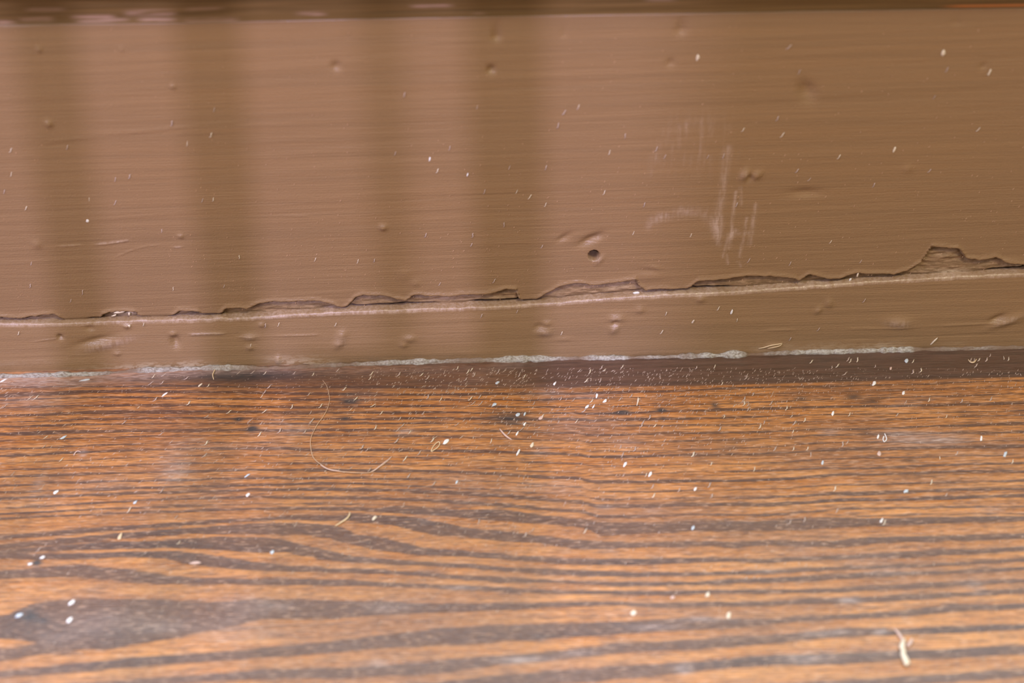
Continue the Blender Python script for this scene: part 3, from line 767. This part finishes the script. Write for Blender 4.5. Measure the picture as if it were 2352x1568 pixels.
while n < 62:                                            # along the dark strip
    px = random.uniform(330, 2330); py = np.interp(px, [0, 1200, 2352], [872, 850, 822]) + abs(random.gauss(0, 1)) * 26 - 8
    if py < np.interp(px, [0, 2352], [868, 810]) or py > 905: continue
    put_fleck(px, py, random.uniform(9, 14), random.uniform(0.55, 0.85), LM, 'dust flecks on the dark floor strip', random.random() < .4); n += 1
n = 0
while n < 132:                                           # thinner towards the room
    px = random.uniform(10, 2340); py = 905 + random.expovariate(1 / 120.0)
    if py > 1300: continue
    if px < 500 and random.random() < .4: continue
    put_fleck(px, py, random.uniform(9, 14), random.uniform(0.5, 0.85), LF, 'dust flecks on the floor plank', random.random() < .4); n += 1

# single crumbs and flakes: x, y, length px, width px, direction, material, name, label
CR = [
 (1025, 1015, 15, 13, 60, WHITE, 'crumb', 'brightest round white plaster crumb on the floor, beside a tan loop of fibre'),
 (1222, 1023, 14, 9, 70, CREAM, 'crumb', 'plump cream crumb on the floor right of the brightest white crumb'),
 (1371, 909, 14, 7, 80, WHITE, 'paint_flake', 'upright white flake, topmost of the cluster of chips below the dark strip'),
 (1389, 921, 12, 8, 55, WHITE, 'paint_flake', 'white flake at the right of the cluster of chips below the dark strip'),
 (1348, 934, 12, 7, 65, WHITE, 'paint_flake', 'white flake at the lower left of the cluster of chips below the dark strip'),
 (1363, 934, 12, 4, 65, WHITE, 'paint_flake', 'thin white sliver between two chips of the cluster below the dark strip'),
 (1465, 922, 24, 5, 78, CREAM, 'wood_sliver', 'long upright pale sliver right of the cluster of white chips'),
 (378, 906, 13, 7, 50, WHITE, 'paint_flake', 'slanting white flake on the left of the floor below the filler line'),
 (459, 885, 12, 7, 60, CREAM, 'crumb', 'cream oval crumb on the grey dust under the moulding at left'),
 (129, 1130, 13, 9, 55, WHITE, 'crumb', 'white oval crumb on the far left of the floor'),
 (145, 1005, 15, 8, 45, GREY, 'paint_flake', 'blue-grey flat flake near the left edge of the floor'),
 (310, 1154, 11, 7, 60, GREY, 'crumb', 'small grey crumb below and right of the white oval crumb'),
 (569, 1137, 12, 7, 60, WHITE, 'crumb', 'pale crumb on the floor left of the long curved hair, lowest of two'),
 (568, 1092, 11, 6, 50, GREY, 'crumb', 'grey crumb on the floor left of the long curved hair, upper of two'),
 (1436, 1066, 13, 8, 65, WHITE, 'crumb', 'isolated white crumb on bright floor wood right of centre'),
 (1494, 1088, 14, 6, 65, WHITE, 'paint_flake', 'thin white flake just right of and below the isolated white crumb'),
 (1597, 1123, 13, 6, 68, WHITE, 'paint_flake', 'thin white flake on yellow wood right of centre, between two growth rings'),
 (1592, 1212, 13, 8, 65, GREY, 'paint_flake', 'grey-white flake lying on a purple-brown growth ring right of centre'),
 (2008, 880, 15, 9, 60, WHITE, 'crumb', 'bright white crumb at the lower edge of the dark strip at right'),
 (2075, 903, 13, 7, 62, WHITE, 'crumb', 'white crumb right of and below the bright one at the dark strip'),
 (1913, 950, 13, 7, 68, WHITE, 'crumb', 'white crumb on the right of the floor above the grey dusty patch'),
 (2254, 1007, 14, 6, 70, WHITE, 'paint_flake', 'thin white flake at the right end of the grey dusty patch'),
 (2017, 1003, 12, 5, 65, WHITE, 'paint_flake', 'thin white flake at the left end of the grey dusty patch'),
 (2309, 1043, 17, 8, 55, GREY, 'paint_flake', 'blue-grey flake close to the right edge of the floor'),
 (2019, 1042, 14, 9, 65, PINK, 'crumb', 'translucent pinkish flake below the left end of the dusty patch'),
 (2081, 1128, 13, 9, 40, GREY, 'crumb', 'grey-pink crumb with a stalk on the right of the floor'),
 (1889, 1063, 13, 6, 68, GREY, 'paint_flake', 'greyish flake on yellow wood at the right of the floor'),
 (2025, 1195, 15, 6, 62, WHITE, 'paint_flake', 'thin white flake on a dark growth ring at right'),
 (1625, 1365, 15, 9, 62, CREAM, 'crumb', 'soft cream crumb low on the right half of the floor'),
 (1455, 1408, 14, 11, 50, CREAM, 'crumb', 'soft round cream crumb low in the middle of the floor'),
 (1673, 1414, 16, 10, 62, CREAM, 'crumb', 'soft cream crumb lowest of three on the lower right floor'),
 (1545, 1372, 10, 8, 40, PINK, 'crumb', 'faint pinkish crumb left of the soft cream crumb on the lower right floor'),
 (165, 1384, 13, 11, 60, WHITE, 'crumb', 'white crumb on the lower left floor, upper of a pair on the grey ring'),
 (160, 1424, 13, 11, 60, WHITE, 'crumb', 'white crumb on the lower left floor, lower of a pair on the grey ring'),
 (43, 1414, 14, 11, 30, GREY, 'crumb', 'pale grey crumb beside a dark stain in the lower left corner'),
 (97, 1280, 11, 8, 30, WHITE, 'crumb', 'pale crumb touching the upper small dark stain at far left'),
 (69, 1295, 10, 8, 0, WHITE, 'crumb', 'pale crumb left of the upper small dark stain at far left'),
 (276, 1232, 17, 9, 85, TAN, 'wood_sliver', 'upright tan sliver on the left floor between dark rings'),
 (448, 1293, 24, 9, 3, PINK, 'wood_sliver', 'flat pinkish sliver lying along the grain at lower left'),
 (860, 1190, 13, 8, 60, CREAM, 'crumb', 'cream crumb on the dark growth ring below the long hair'),
 (625, 1268, 12, 9, 60, GREY, 'crumb', 'grey crumb on the dark knotty ring left of centre'),
 (1049, 1107, 11, 6, 65, GREY, 'crumb', 'grey-white crumb on the floor below the brightest white crumb'),
 (1190, 1040, 20, 6, 72, WHITE, 'paint_flake', 'long white flake just left of the plump cream crumb'),
 (1189, 952, 12, 10, 70, GREY, 'crumb', 'greyish crumb, left of a pair on the dark smudge right of centre'),
 (1205, 951, 10, 6, 70, GREY, 'crumb', 'greyish crumb, right of a pair on the dark smudge right of centre'),
 (1242, 959, 12, 10, 60, PINK, 'crumb', 'dull pale crumb right of the dark smudge on the floor'),
 (1205, 974, 11, 6, 66, WHITE, 'paint_flake', 'small white flake just below the pair of greyish crumbs'),
 (1188, 995, 11, 5, 66, WHITE, 'paint_flake', 'small white flake at the foot of the dark smudge'),
 (1274, 881, 12, 6, 68, WHITE, 'crumb', 'white crumb on the dark strip above the cluster of chips'),
 (1143, 879, 13, 8, 50, GREY, 'paint_flake', 'pale flake on the dark strip above and left of the cluster of chips'),
 (1135, 929, 12, 10, 50, GREY, 'crumb', 'dull grey crumb on the floor below the dark strip near the middle'),
 (201, 507, 7, 8, 90, WHITE, 'paint_flake', 'square white fleck stuck to the left of the baseboard'),
 (1603, 132, 13, 7, 82, CREAM, 'paint_flake', 'cream fleck stuck high on the baseboard right of centre'),
 (2167, 121, 12, 9, 75, CREAM, 'paint_flake', 'knobbly cream fleck stuck high on the right of the baseboard'),
 (2273, 166, 14, 5, 78, CREAM, 'paint_flake', 'slim cream fleck stuck high at the far right of the baseboard'),
 (2054, 344, 12, 6, 75, CREAM, 'paint_flake', 'pale fleck stuck to the baseboard right of the scuff marks'),
 (987, 365, 11, 5, 80, WHITE, 'paint_flake', 'small white fleck stuck to the middle of the baseboard, upper left of two'),
 (1074, 401, 11, 4, 75, WHITE, 'paint_flake', 'small white fleck stuck to the middle of the baseboard, lower right of two'),
 (273, 716, 22, 7, 8, CREAM, 'paint_flake', 'ragged cream paint flake wedged in the break above the moulding at left'),
 (262, 724, 12, 5, 20, CREAM, 'paint_flake', 'small cream flake just left of and below the ragged cream flake'),
 (297, 720, 9, 6, 70, CREAM, 'crumb', 'small cream crumb right of the ragged cream flake'),
 (295, 749, 12, 8, 30, CREAM, 'crumb', 'pale crumb on the moulding just under the ragged cream flake'),
 (1462, 672, 15, 8, 10, WHITE, 'crumb', 'white crumb in the break above the moulding right of the nail hole'),
 (1953, 642, 9, 6, 70, WHITE, 'crumb', 'white crumb on the ridge of the moulding at right'),
 (1970, 630, 16, 6, 80, CREAM, 'paint_flake', 'upright pale flake leaning in the break at right'),
 (2145, 783, 20, 6, 62, CREAM, 'wood_sliver', 'cream sliver standing on the moulding above the filler line at right'),
 (1592, 738, 11, 6, 75, CREAM, 'crumb', 'pale crumb on the face of the moulding right of centre'),
 (1681, 716, 12, 6, 75, WHITE, 'crumb', 'white crumb on the face of the moulding below the scuff marks'),
 (2082, 828, 13, 10, 70, GREY, 'crumb', 'pale grey crumb on the dark strip at right'),
 (2046, 846, 10, 6, 70, PINK, 'crumb', 'dull pink crumb on the dark strip, left of the pale grey one'),
 (195, 873, 20, 7, 15, GREY, 'paint_flake', 'pale greenish-grey flake below the filler line at left'),
 (108, 860, 34, 8, 4, CREAM, 'paint_flake', 'long cream paint flake lying on the filler line at far left'),
 (8, 874, 14, 7, 40, WHITE, 'paint_flake', 'white flake on grey dust at the left end of the filler line'),
]
cm = {}
for i, (px, py, ln, wd, an, mt, nm, lb) in enumerate(CR):
    p, wh = surf_depth(px, py)
    m_ = crumb_mesh(100 + i, 0.28); m_.name = nm; m_.materials.append(mt)
    o = bpy.data.objects.new(nm, m_); COL.objects.link(o)
    k = MPP * (1.30 if wh == 'floor' else 1.15)
    if py > 1100: k *= 0.86
    place(o, p, wh, an, wd * MPP * 0.82, ln * k * 0.92, 0.5 * (ln + wd) * MPP * 0.55)
    tag(o, lb, 'crumb' if nm == 'crumb' else 'flake')

def fibre(pts, r_px, mat, name, label, cat, lift=0.00005, taper=True, surface='floor', dense=6):
    q = np.asarray(pts, float); tt = np.arange(len(q)); ti = np.linspace(0, len(q) - 1, (len(q) - 1) * dense + 1)
    # smooth (Catmull-Rom) through the traced points
    def cr(v):
        ex = np.concatenate([[2 * v[0] - v[1]], v, [2 * v[-1] - v[-2]]]); out = []
        for u in ti:
            k = min(int(u), len(v) - 2); f = u - k; a, b_, c_, d_ = ex[k:k + 4]
            out.append(0.5 * (2 * b_ + (c_ - a) * f + (2 * a - 5 * b_ + 4 * c_ - d_) * f * f + (3 * b_ - a - 3 * c_ + d_) * f ** 3))
        return np.array(out)
    pp = np.stack([cr(q[:, 0]), cr(q[:, 1])], axis=1)
    W3 = np.array([surf_depth(a, b)[0] for a, b in pp])
    u = np.linspace(0, 1, len(W3))
    if surface == 'floor': W3[:, 2] += lift + 0.0002 * np.sin(u * math.pi)
    else: W3[:, 1] -= lift + 0.0003 * np.sin(u * math.pi)
    rad = r_px * MPP * ((0.35 + 0.65 * np.sin(np.pi * np.clip(u, 0.03, 0.97)) ** 0.5) if taper else np.ones_like(u))
    base = W3.mean(axis=0)
    m_ = sweep(name, W3 - base, rad, 6); m_.materials.append(mat)
    o = bpy.data.objects.new(name, m_); COL.objects.link(o); o.location = base
    tag(o, label, cat)
    return o

fibre([(741, 873), (751, 888), (757, 916), (753, 937), (743, 957), (728, 978), (715, 1006), (714, 1029), (720, 1052), (736, 1067), (759, 1080), (792, 1085), (830, 1087), (852, 1085), (873, 1073), (891, 1059), (901, 1047)],
      0.8, HAIRM, 'hair', 'long thin pale hair curving in a hook across the floor left of centre', 'hair')
fibre([(736, 1068), (748, 1076), (762, 1081), (778, 1083), (792, 1085)], 1.5, PINK, 'lint_fibre', 'short pale fibre lying along the bend of the long hair', 'fibre')
fibre([(852, 1084), (866, 1077), (878, 1068), (889, 1059), (900, 1048)], 1.4, PINK, 'lint_fibre', 'short lilac-white fibre lying along the free end of the long hair', 'fibre')
fibre([(990, 1036), (994, 1028), (1000, 1021), (1008, 1016), (1010, 1021), (1005, 1029), (997, 1034), (990, 1037)], 1.1, TAN, 'lint_fibre', 'tan loop of fibre beside the brightest white crumb', 'fibre', taper=False)
fibre([(770, 1208), (785, 1200), (797, 1192), (803, 1183), (803, 1176)], 1.9, TAN, 'lint_fibre', 'short curved pale fibre on the dark growth ring left of centre', 'fibre')
fibre([(1148, 985), (1155, 995), (1163, 1003), (1175, 1010)], 2.2, PINK, 'lint_fibre', 'dull pink curved fibre below the dark smudge near the middle', 'fibre')
fibre([(2224, 826), (2229, 833), (2237, 833), (2243, 825)], 1.7, TAN, 'lint_fibre', 'small tan crescent fibre on the dark strip at far right', 'fibre')
fibre([(491, 872), (489, 862), (493, 852), (497, 843)], 1.3, TAN, 'lint_fibre', 'pale fibre standing by the filler line left of the long hair', 'fibre')
fibre([(2030, 1002), (2028, 1010), (2031, 1016), (2036, 1010), (2034, 1002), (2032, 996)], 1.2, WHITE, 'lint_fibre', 'tiny white loop of fibre at the left of the grey dusty patch', 'fibre', taper=False)
fibre([(170, 1046), (174, 1040), (180, 1037), (186, 1038)], 1.2, PINK, 'lint_fibre', 'faint pinkish curl of fibre on the far left of the floor', 'fibre')
fibre([(1742, 800), (1755, 796), (1770, 791), (1785, 789), (1797, 788)], 1.3, TAN, 'lint_fibre', 'fine fibre arching from the filler line over the moulding right of centre', 'fibre', surface='strip')
fibre([(1763, 800), (1775, 796), (1788, 793), (1796, 790)], 1.1, TAN, 'lint_fibre', 'shorter fine fibre beside the arching one right of centre', 'fibre', surface='strip')
fibre([(2056, 1446), (2064, 1457), (2071, 1468), (2077, 1480)], 3.0, PINK, 'lint_fibre', 'thin blurred strand leading into the white splinter at lower right', 'fibre')

# the pale splinter at the lower right
spl = bpy.data.objects.new('wood_splinter', None); COL.objects.link(spl)
q = np.array([(2076, 1470), (2072, 1482), (2070, 1490), (2074, 1496), (2073, 1506), (2078, 1516), (2082, 1526), (2080, 1532)], float)
W3 = on_floor(q); base = W3.mean(axis=0); W3 = W3 - base; W3[:, 2] += 0.0005
spl.location = base
link('splinter_body', sweep('splinter_body', W3, np.array([2.5, 5, 6, 5, 6, 7, 7, 3]) * MPP * 0.85, 7, 0.7), CREAM, spl)
q2 = on_floor([(2083, 1488), (2088, 1482), (2093, 1474), (2094, 1469)]) - base; q2[:, 2] += 0.0004
link('splinter_barb', sweep('splinter_barb', q2, np.array([2.0, 3.0, 3.0, 1.5]) * MPP, 6, 0.7), PINK, spl)
tag(spl, 'large cream wood splinter with a barb, lowest at the right of the floor', 'splinter')

# the finest dust, beyond counting
def dust_cloud(name, spots, label, mat, parent=None):
    V = []; F = []
    for (p, wh, ln, wd, an) in spots:
        a = math.radians(an)
        if wh == 'floor': ex, ey, ez = np.array([1., 0, 0]), np.array([0, 1., 0]), np.array([0, 0, 1.])
        else: ex, ey, ez = np.array([1., 0, 0]), np.array([0, 0, 1.]), np.array([0, -1., 0])
        l = ex * math.cos(a) + ey * math.sin(a); w = ex * math.sin(a) - ey * math.cos(a)
        b = len(V)
        for q in (p + l * ln / 2, p + w * wd / 2, p - l * ln / 2, p - w * wd / 2, p + ez * wd * 0.6, p - ez * wd * 0.3): V.append(q)
        F += [(b, b + 1, b + 4), (b + 1, b + 2, b + 4), (b + 2, b + 3, b + 4), (b + 3, b, b + 4), (b + 1, b, b + 5), (b + 2, b + 1, b + 5), (b + 3, b + 2, b + 5), (b, b + 3, b + 5)]
    me_ = pymesh(name, V, F); o = link(name, me_, mat); tag(o, label, 'dust', kind='stuff'); return o
DR = random.Random(5)
spots = []
while len(spots) < 5200:
    px = DR.uniform(-250, 2600); py = 845 + DR.expovariate(1 / 150.0)
    if py > 1700 or py < np.interp(px, [0, 2352], [868, 808]): continue
    p = on_floor([(px, py)])[0]
    spots.append((p, 'floor', MPP * DR.uniform(4, 13), MPP * DR.uniform(0.9, 2.0), DR.gauss(60, 9)))
dust_cloud('fine_dust', spots, 'finest pale dust sprinkled over the wood floor by the moulding', DUSTM)
spots = []
while len(spots) < 900:
    px = DR.uniform(-200, 2550); py = DR.uniform(60, 730)
    if DR.random() > 0.15 + 0.85 * (py / 730) ** 2: continue
    p, wh = surf_depth(px, py)
    if wh != 'wall': continue
    spots.append((p, 'wall', MPP * DR.uniform(3, 8), MPP * DR.uniform(0.9, 1.8), DR.gauss(66, 8)))
TANDUST = plain('tan_dust', c(186, 150, 116), 0.8, 0.12)
dust_cloud('fine_dust', spots, 'finest tan dust specks stuck to the brown baseboard face', TANDUST)
